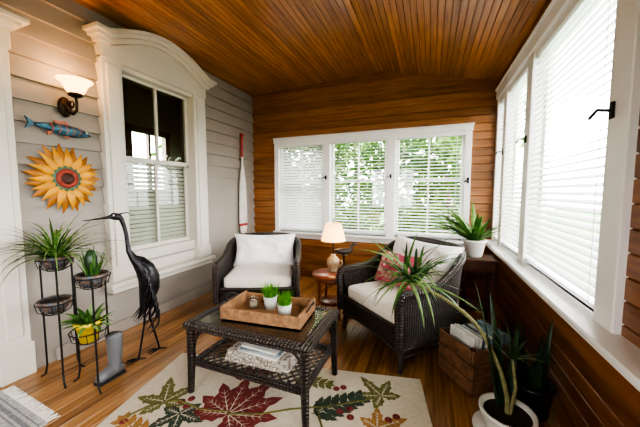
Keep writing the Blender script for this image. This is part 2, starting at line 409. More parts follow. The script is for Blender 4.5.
# ------------------------------------------------------------------ sunflower ornament
M_yel=plain('petal_yellow',(.60,.27,.004),.45,.25,12); M_yel2=plain('petal_gold',(.36,.125,.004),.45,.3,12)
M_grn=plain('sunflower_green_ring',(.04,.12,.07),.5,.3,60,bmp=.5); M_brn=plain('sunflower_brown',(.06,.02,.01),.6,.4,60,bmp=.5); M_cen=plain('sunflower_seed_red',(.28,.04,.02),.6,.3,60,bmp=.4)
b=Bld(); b.M=Mleft@T(1.375,-.042,1.425)@Matrix.Scale(.92,4)
for ring,(n,r0,r1,w,m,yo) in enumerate(((15,.10,.285,.066,M_yel2,0.0),(15,.10,.262,.056,M_yel,-.020))):
    for k in range(n):
        a=2*math.pi*(k+.5*ring)/n; ca,sa=math.cos(a),math.sin(a); vs=[];NN=7
        r1k=r1*(1+.05*math.sin(k*5.3))
        for i in range(NN+1):
            t=i/NN; r=r0*.6+(r1k-r0*.6)*t; ww=w*math.sin(math.pi*(.15+.85*t**1.1))*(1-.35*t)*.62+.0005
            bend=.012*math.sin(t*3+k*1.7)
            cv=-.025*math.sin(math.pi*t)
            for q,dd in ((-1,0),(0,-.012),(1,0)):
                lat=ww*q+bend*t; vs.append((ca*r-sa*lat, yo+cv+dd, sa*r+ca*lat))
        fs=[]
        for i in range(NN):
            o=i*3; fs+=[(o,o+1,o+4,o+3),(o+1,o+2,o+5,o+4)]
        b.add(vs,fs,m,True)
old=b.M; b.M=old@T(0,-.02,0)@Matrix.Rotation(R(90),4,'X')
b.lathe([(.12,0),(.118,.014),(.10,.024),(.080,.024)],M_grn); b.lathe([(.084,.022),(.078,.034),(.05,.036),(.045,.030)],M_cen)
b.lathe([(.047,.030),(.038,.038),(.02,.042),(.001,.042)],M_brn); b.lathe([(.122,0),(.001,0)],M_grn)
b.finish('sunflower_wall_ornament')

# ------------------------------------------------------------------ oar
M_oarw=plain('oar_weathered_white',(.60,.56,.50),.6,.15,20); M_red=plain('oar_red',(.35,.035,.025),.5,.15)
b=Bld(); b.M=Mleft@T(3.64,-.06,0)
b.cyl((0,0,1.35),(0,0,1.93),.016,.016,M_oarw,12); b.cyl((0,0,1.85),(0,0,2.17),.0185,.0185,M_red,12); b.ball((0,0,2.175),.03,M_red,sc=(1.3,.8,1))
pr=[(0.014,1.75),(.03,1.66),(.062,1.50),(.080,1.25),(.088,.95),(.085,.80),(.06,.70),(.0,.685)]
poly=[(x,z) for x,z in pr]+[(-x,z) for x,z in pr[::-1][1:]]
b.prism(poly,-.009,.009,M_oarw); b.prism([(x*.99,z) for x,z in [(.0865,.84),(.0875,.80),(-.0875,.80),(-.0865,.84)]],-.0105,.0105,M_red)
b.bb(-.006,.006,-.0,.06,1.8,1.815,M_black)
b.finish('boat_oar')

# ------------------------------------------------------------------ wicker armchair
def chair(name,loc,rot,pill,extra=None,hb=.23,pl=(.72,.46,.20)):
    b=Bld()
    W=.40; F=-.38; Bk=.36; rc=.24
    path=[]
    for i in range(8): path.append((-W,F+(Bk-rc-F)*i/8))
    for i in range(9): a=math.pi-math.pi/2*i/8; path.append((-W+rc+rc*math.cos(a),Bk-rc+rc*math.sin(a)))
    for i in range(1,6): path.append((-W+rc+(2*W-2*rc)*i/6,Bk))
    for i in range(9): a=math.pi/2-math.pi/2*i/8; path.append((W-rc+rc*math.cos(a),Bk-rc+rc*math.sin(a)))
    for i in range(1,9): path.append((W,Bk-rc-(Bk-rc-F)*i/8))
    n=len(path)-1
    def htop(x,y):
        t=max(0,min(1,(y+.14)/(.50))); t=t*t*(3-2*t); return .58+hb*t+(.02*math.cos(x*3.9) if y>.3 else 0)
    def pt(u,off=0):
        f=u*n;i=min(int(f),n-1);t=f-i
        return (path[i][0]*(1-t)+path[i+1][0]*t, path[i][1]*(1-t)+path[i+1][1]*t)
    def shell(off):
        def fn(u,v):
            x,y=pt(u); L=math.hypot(x,y-.0)
            zt=htop(x,y); z=.16+(zt-.16)*v
            flare=1+ .15*max(0,v-.35)**1.5*(1 if y>-.2 else .6)
            return (x*flare-(x/L)*off, y*flare-(y/L)*off*(1 if y>-.2 else 0), z)
        return fn
    b.grid(shell(0),n,12,M_wick,(2.3,.62)); b.grid(shell(.035),n,12,M_wick,(2.3,.62))
    rim=[]
    for i in range(n+1):
        p=shell(.017)(i/n,1); rim.append((p[0],p[1],p[2]+.005))
    f0=rim[0]; f1=rim[-1]
    rim=[(f0[0],f0[1]-.02,.20),(f0[0]*.995,f0[1]-.025,.42),(f0[0],f0[1]-.035,f0[2]-.07),(f0[0],f0[1]-.02,f0[2]-.015)]+rim+[(f1[0],f1[1]-.02,f1[2]-.015),(f1[0],f1[1]-.035,f1[2]-.07),(f1[0]*.995,f1[1]-.025,.42),(f1[0],f1[1]-.02,.20)]
    b.tube(rim,.032,M_wick,12)
    low=[ (shell(.015)(i/n,0)[0],shell(.015)(i/n,0)[1],.165) for i in range(n+1)]
    b.tube(low,.018,M_wickP,8)
    b.grid(lambda u,v:((2*u-1)*.38,F-.02-.02*math.sin(math.pi*u),.16+.05*math.sin(math.pi*u)+(.33-.16-.05*math.sin(math.pi*u))*v),20,6,M_wick,(.76,.2))
    b.tube([((2*i/20-1)*.38,F-.02-.02*math.sin(math.pi*i/20),.16+.05*math.sin(math.pi*i/20)) for i in range(21)],.014,M_wickP)
    b.tube([((2*i/20-1)*.38,F-.02-.02*math.sin(math.pi*i/20),.335) for i in range(21)],.018,M_wickP)
    b.box((0,0,.31),(.74,.70,.03),M_wick)
    for x in (-.375,.375):
        for y in (-.37,.30):
            b.tube([(x,y,.30),(x*1.0,y,.15),(x*1.03,y*1.04,0)],[.028,.026,.020],M_wickP,12)
    for x in (-.375,.375): b.tube([(x,-.37,.10),(x,.30,.10)],.010,M_wickP)
    b.tube([(-.375,-.03,.10),(.375,-.03,.10)],.010,M_wickP)
    b.box((0,-.04,.385),(.70,.70,.125),M_cush,bevel=.05,seg=5,smooth=True)
    for zz in (.345,.425): b.tube([(sx*.345,sy*.345-.04,zz) for sx,sy in ((-.9,-1),(.9,-1),(1,-.9),(1,.9),(.9,1),(-.9,1),(-1,.9),(-1,-.9))],.006,M_cush,6,closed=True)
    b.pillow((0,.19,.43+pl[1]*.47),pl,(R(70),0,0),M_pill,seed=pill)
    if extra: extra(b)
    return b.finish(name,loc,rot)
m,nt,bs,out=newmat('cushion_floral_red')
vz=nt.nodes.new('ShaderNodeTexVoronoi'); vz.inputs['Scale'].default_value=16; tc=nt.nodes.new('ShaderNodeTexCoord'); nt.links.new(tc.outputs['Object'],vz.inputs['Vector'])
nt.links.new(ramp(nt,vz.outputs['Distance'],[(.15,(.62,.42,.38)),(.3,(.45,.09,.12)),(.55,(.36,.05,.08)),(.8,(.55,.35,.32))]),bs.inputs['Base Color']); bs.inputs['Roughness'].default_value=.9; M_pink=m
chair('wicker_armchair',(-1.79,2.78,0),R(24),1.0,hb=.17,pl=(.76,.40,.19))
def ex(b): b.pillow((-.12,.02,.60),(.44,.32,.13),(R(66),0,R(8)),M_pink,seed=5)
chair('wicker_armchair.001',(-.20,2.60,0),R(-42),4.0,ex,hb=.24,pl=(.78,.47,.20))

# ------------------------------------------------------------------ coffee table
M_gls=bpy.data.materials.new('table_glass'); M_gls.use_nodes=True
nt=M_gls.node_tree; nt.nodes.clear(); out=nt.nodes.new('ShaderNodeOutputMaterial')
t=nt.nodes.new('ShaderNodeBsdfTransparent'); t.inputs[0].default_value=(.65,.7,.63,1); g=nt.nodes.new('ShaderNodeBsdfGlossy'); g.inputs['Roughness'].default_value=.16; g.inputs[0].default_value=(.85,.85,.75,1)
fr=nt.nodes.new('ShaderNodeFresnel'); fr.inputs[0].default_value=2.9; mx=nt.nodes.new('ShaderNodeMixShader')
nt.links.new(fr.outputs[0],mx.inputs[0]); nt.links.new(t.outputs[0],mx.inputs[1]); nt.links.new(g.outputs[0],mx.inputs[2]); nt.links.new(mx.outputs[0],out.inputs[0])
M_ttop=weave_mat('table_top_weave',(.05,.038,.026),(.26,.21,.15),.03)
b=Bld(); hx,hy=.44,.285
for sx in (-1,1):
    b.box((sx*(hx-.035),0,.455),(.07,2*hy,.045),M_wick,bevel=.014,seg=2); b.box((0,sx*(hy-.035),.455),(2*hx-.13,.07,.045),M_wick,bevel=.014,seg=2)
b.bb(-hx+.06,hx-.06,-hy+.06,hy-.06,.461,.471,M_gls)
b.bb(-hx+.06,hx-.06,-hy+.06,hy-.06,.436,.446,M_ttop)
for sx in (-1,1):
    for sy in (-1,1):
        b.tube([(sx*(hx-.035),sy*(hy-.035),.44),(sx*(hx-.035),sy*(hy-.035),.22),(sx*(hx-.028),sy*(hy-.028),.0)],[.027,.026,.020],M_wick,12)
        for ax in (0,1):
            P=[]
            for i in range(8):
                a=i/7*math.pi/2; d=.13*(1-math.sin(a)); e=.13*(1-math.cos(a))
                P.append((sx*(hx-.05-(d if ax==0 else 0)),sy*(hy-.05-(d if ax==1 else 0)),.43-e))
            b.tube(P,.009,M_wickP)
zs=.198
for sx in (-1,1):
    b.bb(sx*(hx-.05)-.015,sx*(hx-.05)+.015,-hy+.04,hy-.04,zs-.022,zs+.022,M_wick,.006); b.bb(-hx+.04,hx-.04,sx*(hy-.05)-.015,sx*(hy-.05)+.015,zs-.022,zs+.022,M_wick,.006)
X,Y=hx-.05,hy-.05
for d in (-1,1):
    k=-X-Y
    while k<X+Y:
        xa=max(-X,k-Y); xb=min(X,k+Y)
        if xb-xa>.02: b.tube([(xa,d*(xa-k),zs+.004*d),(xb,d*(xb-k),zs+.004*d)],.006,M_wickP,6)
        k+=.055
b.finish('coffee_table',(-1.02,1.605,.0115))

M_tray=plain('tray_old_wood',(.25,.13,.058),.65,.4,25,bmp=.3)
M_tin=plain('pot_pale_glaze',(.42,.42,.38),.4,.1); M_grass=translucent_mat('grass_green',(.12,.38,.02),.3,.5,.4,30)
b=Bld()
b.bb(-.27,.27,-.15,.15,0,.012,M_tray,.002)
for s in (-1,1): b.bb(-.27,.27,s*.15-.008,s*.15+.008,0,.075,M_tray,.003)
for s in (-1,1):
    b.bb(s*.27-.009,s*.27+.009,-.158,.158,0,.085,M_tray,.003)
    b.tube([(s*.285,-.06,.07),(s*.305,-.055,.10),(s*.31,0,.115),(s*.305,.055,.10),(s*.285,.06,.07)],.005,M_black,8)
b.finish('wooden_tray',(-1.0,1.63,.4905),R(5))
def grasspot(name,loc,r=.042,h=.075,gh=.07):
    b=Bld(); b.lathe([(.001,0),(r*.8,0),(r,h),(r*.92,h),(r*.88,h-.01),(.001,h-.01)],M_tin,n=24)
    for i in range(150):
        a=random.random()*6.28; q=r*.85*math.sqrt(random.random())
        b.leaf((q*math.cos(a),q*math.sin(a),h-.012),random.random()*6.28,R(random.uniform(60,90)),R(random.uniform(0,45)),gh*random.uniform(.7,1.25),.0045,M_grass,n=3)
    b.finish(name,loc)
grasspot('grass_pot',(-1.03,1.69,.504),.05,.09,.10); grasspot('grass_pot.001',(-.88,1.62,.504),.048,.08,.09)
# candle jar
M_wax=plain('candle_wax',(.60,.55,.45),.6,.05); M_jar=pane_mat('jar_glass',.15,(.9,.9,.88))
b=Bld(); b.lathe([(.001,0),(.03,0),(.033,.01),(.033,.065),(.028,.075),(.026,.075),(.030,.063),(.030,.012),(.001,.006)],M_jar,n=24); b.lathe([(.001,.008),(.028,.008),(.028,.042),(.001,.042)],M_wax,n=24); b.cyl((0,0,.04),(0,0,.052),.0015,.0015,M_black,6)
b.finish('candle_jar',(-1.15,1.66,.504))

M_pap=plain('book_pages',(.75,.72,.64),.8,.05,80); cols=[(.55,.5,.42),(.10,.12,.16),(.32,.08,.06),(.7,.68,.62),(.2,.28,.3)]
MC=[plain('book_cover_%d'%i,c,.5,.1) for i,c in enumerate(cols)]
m,nt,bs,out=newmat('throw_pattern'); vz=nt.nodes.new('ShaderNodeTexVoronoi'); vz.inputs['Scale'].default_value=26; tc=nt.nodes.new('ShaderNodeTexCoord'); nt.links.new(tc.outputs['Object'],vz.inputs['Vector'])
nt.links.new(ramp(nt,vz.outputs['Distance'],[(.2,(.60,.54,.44)),(.42,(.13,.10,.08)),(.6,(.50,.45,.38)),(.85,(.2,.15,.12))]),bs.inputs['Base Color']); bs.inputs['Roughness'].default_value=.95; M_thr=m
b=Bld()
for k in range(3): b.box((.004*k,-.003*k,.013+.025*k),(.46-.008*k,.30-.01*k,.027),M_thr,bevel=.011,seg=3,smooth=True)
b.finish('folded_throw',(-1.0,1.585,.2225),R(2))
b=Bld(); z=0
for i,(w,d,hh,rz_) in enumerate(((.30,.22,.014,-4),(.28,.21,.010,6),(.26,.19,.012,-2))):
    old=b.M; b.M=T(0,0,z)@RZ(rz_); cc=MC[(3,4,3)[i]]
    b.bb(-w/2+.006,w/2-.006,-d/2+.006,d/2-.006,.002,hh-.002,M_pap); b.bb(-w/2,w/2,-d/2,d/2,0,.002,cc); b.bb(-w/2,w/2,-d/2,d/2,hh-.002,hh,cc); b.bb(-w/2,w/2,d/2-.002,d/2,0,hh,cc)
    b.M=old; z+=hh+.0005
b.finish('book_stack',(-.98,1.55,.300))

# ------------------------------------------------------------------ side table, lamp, bird
M_cherry=plain('side_table_cherry',(.20,.055,.02),.3,.3,14)
b=Bld()
b.lathe([(.001,.425),(.20,.425),(.215,.432),(.22,.44),(.215,.45),(.001,.45)],M_cherry,n=40)
b.lathe([(.17,.38),(.175,.385),(.175,.425),(.16,.425)],M_cherry,n=40)
for k in range(4):
    a=math.pi/4+k*math.pi/2; c,s=math.cos(a),math.sin(a)
    b.tube([(c*.155,s*.155,.42),(c*.15,s*.15,.22),(c*.17,s*.17,0)],[.018,.015,.012],M_cherry,10)
b.lathe([(.001,.14),(.15,.14),(.155,.147),(.15,.155),(.001,.155)],M_cherry,n=32)
b.finish('side_table',(-.96,2.84,0))
M_shade=translucent_mat('lamp_shade_linen',(.85,.72,.5),.5,.8,.05)
M_shade.node_tree.nodes['Principled BSDF'].inputs['Emission Color'].default_value=(1,.60,.26,1); M_shade.node_tree.nodes['Principled BSDF'].inputs['Emission Strength'].default_value=2.2
M_jug=plain('lamp_base_stoneware',(.36,.26,.15),.35,.4,18)
b=Bld()
b.lathe([(.001,0),(.05,0),(.055,.01),(.04,.02),(.06,.05),(.072,.09),(.065,.13),(.04,.16),(.025,.175),(.028,.185),(.001,.188)],M_jug,n=28)
b.cyl((0,0,.18),(0,0,.36),.008,.008,M_bronze,10)
b.tube([(.065,0,.11),(.10,0,.125),(.105,0,.09),(.068,0,.06)],.008,M_jug)
b.lathe([(.135,.34),(.085,.53),(.083,.53),(.133,.34)],M_shade,n=36)
b.tube([(.134*math.cos(a),.134*math.sin(a),.34) for a in [i*math.pi/12 for i in range(24)]],.003,M_cush,6,closed=True)
for k in range(3): b.cyl((0,0,.515),(.084*math.cos(k*2.09),.084*math.sin(k*2.09),.515),.002,.002,M_bronze,6)
b.ball((0,0,.41),.03,plain('lamp_bulb',(1,.8,.5),.3,emit=(1,.7,.35),estr=10))
b.cyl((0,0,.51),(0,0,.56),.004,.004,M_bronze,8); b.ball((0,0,.56),.01,M_bronze)
LAMP=(-.98,2.93,.45); b.finish('table_lamp',LAMP)
b=Bld(); M_duck=plain('duck_dark_wood',(.03,.022,.018),.4,.4,20)
b.lathe([(.001,0),(.05,0),(.05,.012),(.012,.02),(.008,.10),(.012,.20),(.03,.22),(.001,.225)],M_bronze,n=20)
b.tube([(-.10,0,.275),(-.06,0,.26),(0,0,.255),(.05,0,.262),(.075,0,.285),(.08,0,.315),(.095,0,.335),(.125,0,.335),(.145,0,.33)],[.004,.025,.036,.030,.018,.014,.02,.009,.003],M_duck,12)
b.tube([(0,0,.215),(0,0,.25)],[.02,.02],M_duck,8)
b.finish('bird_figurine',(-.82,2.80,.45),R(20))

# ------------------------------------------------------------------ plant stand + houseplant
M_dkw=plain('dark_walnut',(.075,.028,.013),.4,.3,18); M_pot=plain('pot_white_glaze',(.72,.70,.64),.3,.04)
M_soil=plain('potting_soil',(.03,.02,.012),.95,.4,60,bmp=.5)
b=Bld()
b.bb(-.16,.16,-.16,.16,.655,.68,M_dkw,.006); b.bb(-.14,.14,-.14,.14,.56,.655,M_dkw,.004); b.bb(-.14,.14,-.14,.14,.18,.20,M_dkw,.003)
for sx in (-1,1):
    for sy in (-1,1): b.box((sx*.12,sy*.12,.29),(.034,.034,.58),M_dkw,bevel=.005)
    b.bb(sx*.135-.006,sx*.135+.006,-.11,.11,.2,.56,M_dkw)
b.finish('plant_stand',(.45,3.16,0))
M_lf=translucent_mat('leaf_green_mid',(.075,.18,.03),.25,.4,.5,15,c2=(.03,.085,.018)); M_lf2=translucent_mat('leaf_green_pale',(.26,.38,.13),.3,.4,.4,15,c2=(.11,.22,.05)); M_lfd=translucent_mat('leaf_green_dark',(.03,.075,.025),.15,.35,.5,15,c2=(.012,.03,.012))
random.seed(21)
b=Bld(); b.lathe([(.001,0),(.065,0),(.075,.02),(.10,.15),(.108,.155),(.108,.17),(.095,.17),(.09,.15),(.001,.145)],M_pot,n=32); b.lathe([(.092,.152),(.001,.156)],M_soil,n=20)
for i in range(34):
    a=i*2.4+random.uniform(-.3,.3); L=random.uniform(.32,.50)
    if math.cos(a)>.1: L=min(L,.27+.1*(1-math.cos(a)))
    b.leaf((.03*math.cos(a),.03*math.sin(a),.15),a,R(random.uniform(35,82)),R(random.uniform(25,80)),L,.048,random.choice((M_lf,M_lf2,M_lf2)),strap=False,n=9)
for i in range(16):
    a=math.pi+random.uniform(-.75,.75)
    b.leaf((-.03,0,.15),a,R(random.uniform(40,70)),R(random.uniform(40,80)),random.uniform(.42,.58),.045,random.choice((M_lf,M_lf2,M_lf2)),strap=False,n=10)
b.finish('potted_houseplant',(.42,3.16,.68))

# ------------------------------------------------------------------ dracaena
b=Bld()
b.lathe([(.001,0),(.15,0),(.165,.02),(.16,.025),(.001,.012)],M_pot,n=36)
b.lathe([(.001,.012),(.09,.012),(.10,.03),(.128,.125),(.136,.13),(.136,.145),(.122,.145),(.112,.12),(.001,.115)],M_pot,n=36); b.lathe([(.115,.122),(.001,.128)],M_soil,n=24)
M_stem=plain('dracaena_stem',(.20,.19,.08),.7,.35,40,bmp=.5)
tip=(-.57,.28,.72)
stem=[(0,0,.11),(-.005,.005,.22),(-.05,.04,.38),(-.16,.10,.56),(-.33,.17,.66),tip]
def smooth_path(P,k=5):
    P=[Vector(p) for p in P]; o=[]
    for i in range(len(P)-1):
        p0=P[max(i-1,0)];p1=P[i];p2=P[i+1];p3=P[min(i+2,len(P)-1)]
        for j in range(k):
            t=j/k; o.append(.5*((2*p1)+(p2-p0)*t+(2*p0-5*p1+4*p2-p3)*t*t+(3*p1-p0-3*p2+p3)*t**3))
    o.append(P[-1]); return o
sp=smooth_path(stem); b.tube(sp,[.014-.005*i/len(sp) for i in range(len(sp))],M_stem,10)
for i in range(62):
    a=i*2.4+random.uniform(-.3,.3); k=random.random()
    base=(tip[0]+.09*k,tip[1]-.04*k,tip[2]-.03*k+.015)
    b.leaf(base,a,R(random.uniform(-15,80)),R(random.uniform(25,100)),random.uniform(.28,.50),.024,random.choice((M_lf,M_lf2,M_lfd,M_lf)),n=10)
b.tube([(0.01,0,.11),(.03,-.01,.28),(.02,.03,.42)],[.010,.009,.007],M_stem,8)
for i in range(12):
    b.leaf((.02,.03,.41),i*2.4,R(random.uniform(30,85)),R(random.uniform(20,80)),random.uniform(.12,.22),.016,random.choice((M_lf,M_lfd)),n=7)
for i,(az,L) in enumerate(((200,.74),(120,.64),(60,.5),(150,.4))):
    b.leaf((-.03+.02*i,.04,.11),R(az),R(82),R(10),L,.05,M_lfd,n=9,twist=.6)
b.finish('potted_dracaena',(.42,1.72,0))
M_dpot=plain('dark_pot',(.02,.018,.016),.35,.2)
b=Bld(); b.lathe([(.001,0),(.08,0),(.105,.17),(.112,.175),(.112,.19),(.098,.19),(.092,.17),(.001,.165)],M_dpot,n=32); b.lathe([(.094,.17),(.001,.175)],M_soil,n=20)
for i in range(11):
    a=i*2.2; q=.05*random.random()
    b.leaf((q*math.cos(a),q*math.sin(a),.16),a,R(random.uniform(76,89)),R(random.uniform(-2,8)),random.uniform(.2,.42),.045,M_lfd,n=8,twist=random.uniform(-1,1))
b.finish('snake_plant',(.60,1.97,0))

random.seed(5)
b=Bld()
M_crate=plain('crate_wood',(.16,.075,.034),.6,.4,22,bmp=.3)
for s in (-1,1):
    for k in range(3):
        b.bb(-.19,.19,s*.16-.007,s*.16+.007,.02+k*.10,.112+k*.10,M_crate,.003)
        b.bb(s*.19-.007,s*.19+.007,-.153,.153,.02+k*.10,.112+k*.10,M_crate,.003)
    for t_ in (-1,1): b.bb(s*.172-.012,s*.172+.012,t_*.142-.012,t_*.142+.012,0,.32,M_dkw)
b.bb(-.185,.185,-.155,.155,.015,.025,M_dkw)
for i in range(13):
    x=-.14+i*.022; b.box((x,0,.19+random.uniform(0,.03)),(.010,.23,.30),random.choice([MC[1],MC[4],MC[0],M_pap,M_pap,MC[3]]),rot=(0,R(random.uniform(2,9)),0))
b.finish('magazine_crate',(.34,2.20,0),R(35))

# ------------------------------------------------------------------ rubber boot
M_boot=plain('boot_grey_rubber',(.13,.135,.14),.35,.1); M_sole=plain('boot_sole',(.03,.03,.035),.6)
b=Bld()
b.tube([(0,.03,.07),(0,.035,.12),(0,.04,.22),(0,.04,.36)],[.05,.046,.052,.058],M_boot,20,flat=1.15,cap=False)
b.tube([(0,.04,.36),(0,.04,.366),(0,.04,.35)],[.061,.061,.052],M_boot,20,flat=1.15,cap=False)
b.tube([(0,.09,.05),(0,.06,.06),(0,0,.065),(0,-.06,.055),(0,-.09,.045),(0,-.115,.04)],[.03,.046,.05,.044,.04,.018],M_boot,18)
b.prism([(-.038,.0),(.038,.0),(.042,.02),(-.042,.02)],-.115,.10,M_sole)
b.finish('rubber_boot',(-2.08,1.26,0),R(0),.84)

# ------------------------------------------------------------------ wire plant stand
m,nt,bs,out=newmat('mosaic_bowl'); vz=nt.nodes.new('ShaderNodeTexVoronoi'); vz.inputs['Scale'].default_value=55; tc=nt.nodes.new('ShaderNodeTexCoord'); nt.links.new(tc.outputs['Object'],vz.inputs['Vector'])
nt.links.new(ramp(nt,vz.outputs['Distance'],[(.2,(.10,.14,.18)),(.45,(.03,.035,.045)),(.8,(.22,.12,.06))]),bs.inputs['Base Color']); bs.inputs['Roughness'].default_value=.3; M_patt=m
b=Bld()
TI=[(-2.40,1.14,.79),(-2.40,1.12,.49),(-2.12,1.20,.68),(-2.12,1.16,.32)]
def ring(c,r,z,m=M_black,t=.004): b.tube([(c[0]+r*math.cos(a),c[1]+r*math.sin(a),z) for a in [i*math.pi/12 for i in range(24)]],t,m,6,closed=True)
for c in TI:
    ring(c,.102,c[2]+.075); ring(c,.05,c[2]-.003)
    for k in range(10):
        a=k*math.pi/5; b.tube([(c[0]+.05*math.cos(a),c[1]+.05*math.sin(a),c[2]-.003),(c[0]+.09*math.cos(a),c[1]+.09*math.sin(a),c[2]+.02),(c[0]+.102*math.cos(a),c[1]+.102*math.sin(a),c[2]+.075)],.0025,M_black,5)
for (cx,cy,z1) in ((-2.40,1.13,.79),(-2.12,1.18,.68)):
    for dx,dy in ((-.105,-.03),(.10,-.04),(0,.10)):
        b.tube([(cx+dx,cy+dy,z1+.07),(cx+dx,cy+dy,.35),(cx+dx,cy+dy,.10),(cx+dx*1.15,cy+dy*1.15,.03),(cx+dx*1.5,cy+dy*1.4,.006)],.006,M_black,8)
        for c in TI:
            if abs(c[0]-cx)<.06:
                a=math.atan2(dy,dx); b.tube([(cx+dx,cy+dy,c[2]+.075),(c[0]+.095*math.cos(a),c[1]+.095*math.sin(a),c[2]+.075)],.004,M_black,5)
b.finish('wire_plant_stand')
def bowl(b,m,c=(0,0,0),r=.094,h=.09): b.lathe([(.001,.0),(r*.5,.0),(r*.85,h*.45),(r,h),(r*.93,h),(r*.78,h*.5),(.001,h*.2)],m,c,n=28); b.lathe([(r*.9,h*.85),(.001,h*.88)],M_soil,c,n=20)
M_spv=translucent_mat('spider_leaf',(.28,.42,.13),.3,.4,.5,30,c2=(.07,.18,.035))
b=Bld(); bowl(b,M_patt)
for i in range(105):
    a=i*2.39996; L=random.uniform(.22,.48)
    if math.cos(a)<-.5: L=min(L,.34)
    b.leaf((.02*math.cos(a),.02*math.sin(a),.07),a,R(random.uniform(25,88)),R(random.uniform(50,130)),L,.014,random.choice((M_lf,M_spv,M_spv,M_lfd)),n=9)
b.finish('spider_plant',(TI[0][0],TI[0][1],TI[0][2]+.003))
b=Bld(); bowl(b,M_patt); b.finish('mosaic_bowl',(TI[1][0],TI[1][1],TI[1][2]+.003))
b=Bld(); bowl(b,M_patt)
b.lathe([(.03,.06),(.036,.12),(.034,.2),(.02,.245),(.001,.25)],M_lfd,n=12)
for i in range(14):
    a=i*2.4; b.leaf((.03*math.cos(a),.03*math.sin(a),.07),a,R(random.uniform(60,88)),R(random.uniform(5,40)),random.uniform(.12,.22),.016,M_lf,n=6)
b.finish('potted_aloe',(TI[2][0],TI[2][1],TI[2][2]+.003))
M_ypot=plain('pot_yellow_glaze',(.68,.50,.02),.3,.05)
b=Bld(); b.lathe([(.001,0),(.05,0),(.068,.11),(.078,.112),(.078,.135),(.062,.135),(.058,.11),(.001,.105)],M_ypot,n=28); b.lathe([(.06,.112),(.001,.116)],M_soil,n=20)
for i in range(64):
    a=i*2.4; b.leaf((.02*math.cos(a),.02*math.sin(a),.11),a,R(random.uniform(15,85)),R(random.uniform(30,90)),random.uniform(.08,.18),.028,random.choice((M_lf,M_lf2)),strap=False,n=5)
b.finish('potted_fern',(TI[3][0],TI[3][1],TI[3][2]+.003))

# ------------------------------------------------------------------ heron sculpture
M_her=plain('heron_metal',(.03,.028,.03),.38,.5,30,metal=.7,bmp=.2)
b=Bld()
P=[(-.345,0,1.115),(-.25,0,1.125),(-.19,0,1.135),(-.165,0,1.14),(-.135,0,1.135),(-.115,0,1.115),(-.10,0,1.06),(-.09,0,1.0),(-.085,0,.93),(-.08,0,.87),(-.055,0,.815),(-.02,0,.78),(.02,0,.72),(.045,0,.64),(.045,0,.56),(.025,0,.47),(0,0,.40),(-.04,0,.32)]
b.tube(P,[.002,.007,.012,.028,.028,.018,.014,.014,.015,.018,.028,.05,.068,.076,.072,.055,.03,.004],M_her,16)
b.tube([(-.13,0,1.155),(-.08,0,1.165),(-.03,0,1.14)],[.006,.004,.001],M_her,8)
for sy in (-1,1):
    b.ball((-.16,sy*.024,1.148),.006,M_white,8)
    for i in range(7):
        z0=.78-.055*i; x0=.0+.01*i
        b.tube([(x0,sy*(.055+.004*i),z0),(x0+.04,sy*.085,z0-.07),(x0+.03,sy*.08,z0-.17),(x0-.01-.006*i,sy*.05,z0-.27)],[.01,.028,.026,.003],M_her,10,flat=.25)
for i in range(5):
    b.tube([(.04-.01*i,(i-2)*.02,.5),(.02-.01*i,(i-2)*.022,.40),(-.05-.01*i,(i-2)*.015,.28+.01*i)],[.02,.018,.002],M_her,8,flat=.3)
for (dx,dy,fx) in ((-.0,-.04,-.05),(.04,.04,.10)):
    b.tube([(dx+.01,dy,.52),(dx,dy,.30),(fx,dy,.015)],[.012,.008,.007],M_her,8); b.ball((dx,dy,.30),.012,M_her)
    for a in (180,150,210,0):
        c,s=math.cos(R(a)),math.sin(R(a)); L=.09 if a else .05
        b.tube([(fx,dy,.015),(fx+c*L*.5,dy+s*L*.5,.014),(fx+c*L,dy+s*L,.005)],[.007,.006,.003],M_her,6)
b.finish('heron_sculpture',(-2.10,1.54,0),math.atan2(.82,.57))

# ------------------------------------------------------------------ rugs
M_rug=plain('rug_cream_wool',(.53,.46,.35),.95,.08,40,bmp=.4); M_rr=plain('rug_burgundy',(.16,.025,.022),.95,.25,40,bmp=.3); M_rg=plain('rug_olive',(.12,.115,.03),.95,.25,40,bmp=.3); M_rd=plain('rug_dark_green',(.035,.05,.03),.95,.2,40,bmp=.3); M_ro=plain('rug_gold',(.30,.15,.04),.95,.2,40,bmp=.3)
b=Bld(); RM=T(-.03,2.03,0)@RZ(11); b.M=RM
b.bb(-1.86,0,-1.75,0,0,.010,M_rug,.004)
b.M=Matrix.Identity(4)
def lobe(cx,cy,a,L,W,m,vein=M_rug,z=.0112):
    N=10; ca,sa=math.cos(a),math.sin(a); l=[];r=[]
    for i in range(N+1):
        t=i/N; w=W/2*math.sin(math.pi*t**.85)*(1+.22*math.sin(t*24))
        l.append((cx+ca*L*t-sa*w,cy+sa*L*t+ca*w,z)); r.append((cx+ca*L*t+sa*w,cy+sa*L*t-ca*w,z))
    b.add(l+r[::-1],[tuple(range(2*N+2))],m)
    if vein:
        q=.004; b.add([(cx+ca*L*.05-sa*q,cy+sa*L*.05+ca*q,z+.0006),(cx+ca*L*.85,cy+sa*L*.85,z+.0006),(cx+ca*L*.05+sa*q,cy+sa*L*.05-ca*q,z+.0006)],[(0,1,2)],vein)
        for t in (.2,.34,.48,.62):
            for s in (-1,1):
                x,y=cx+ca*L*t,cy+sa*L*t; aa=a+s*.75; l2=W*.42*(1-abs(t-.45))
                q=.0035; b.add([(x-math.cos(a)*q,y-math.sin(a)*q,z+.0006),(x+math.cos(aa)*l2,y+math.sin(aa)*l2,z+.0006),(x+math.cos(a)*q,y+math.sin(a)*q,z+.0006)],[(0,1,2)],vein)
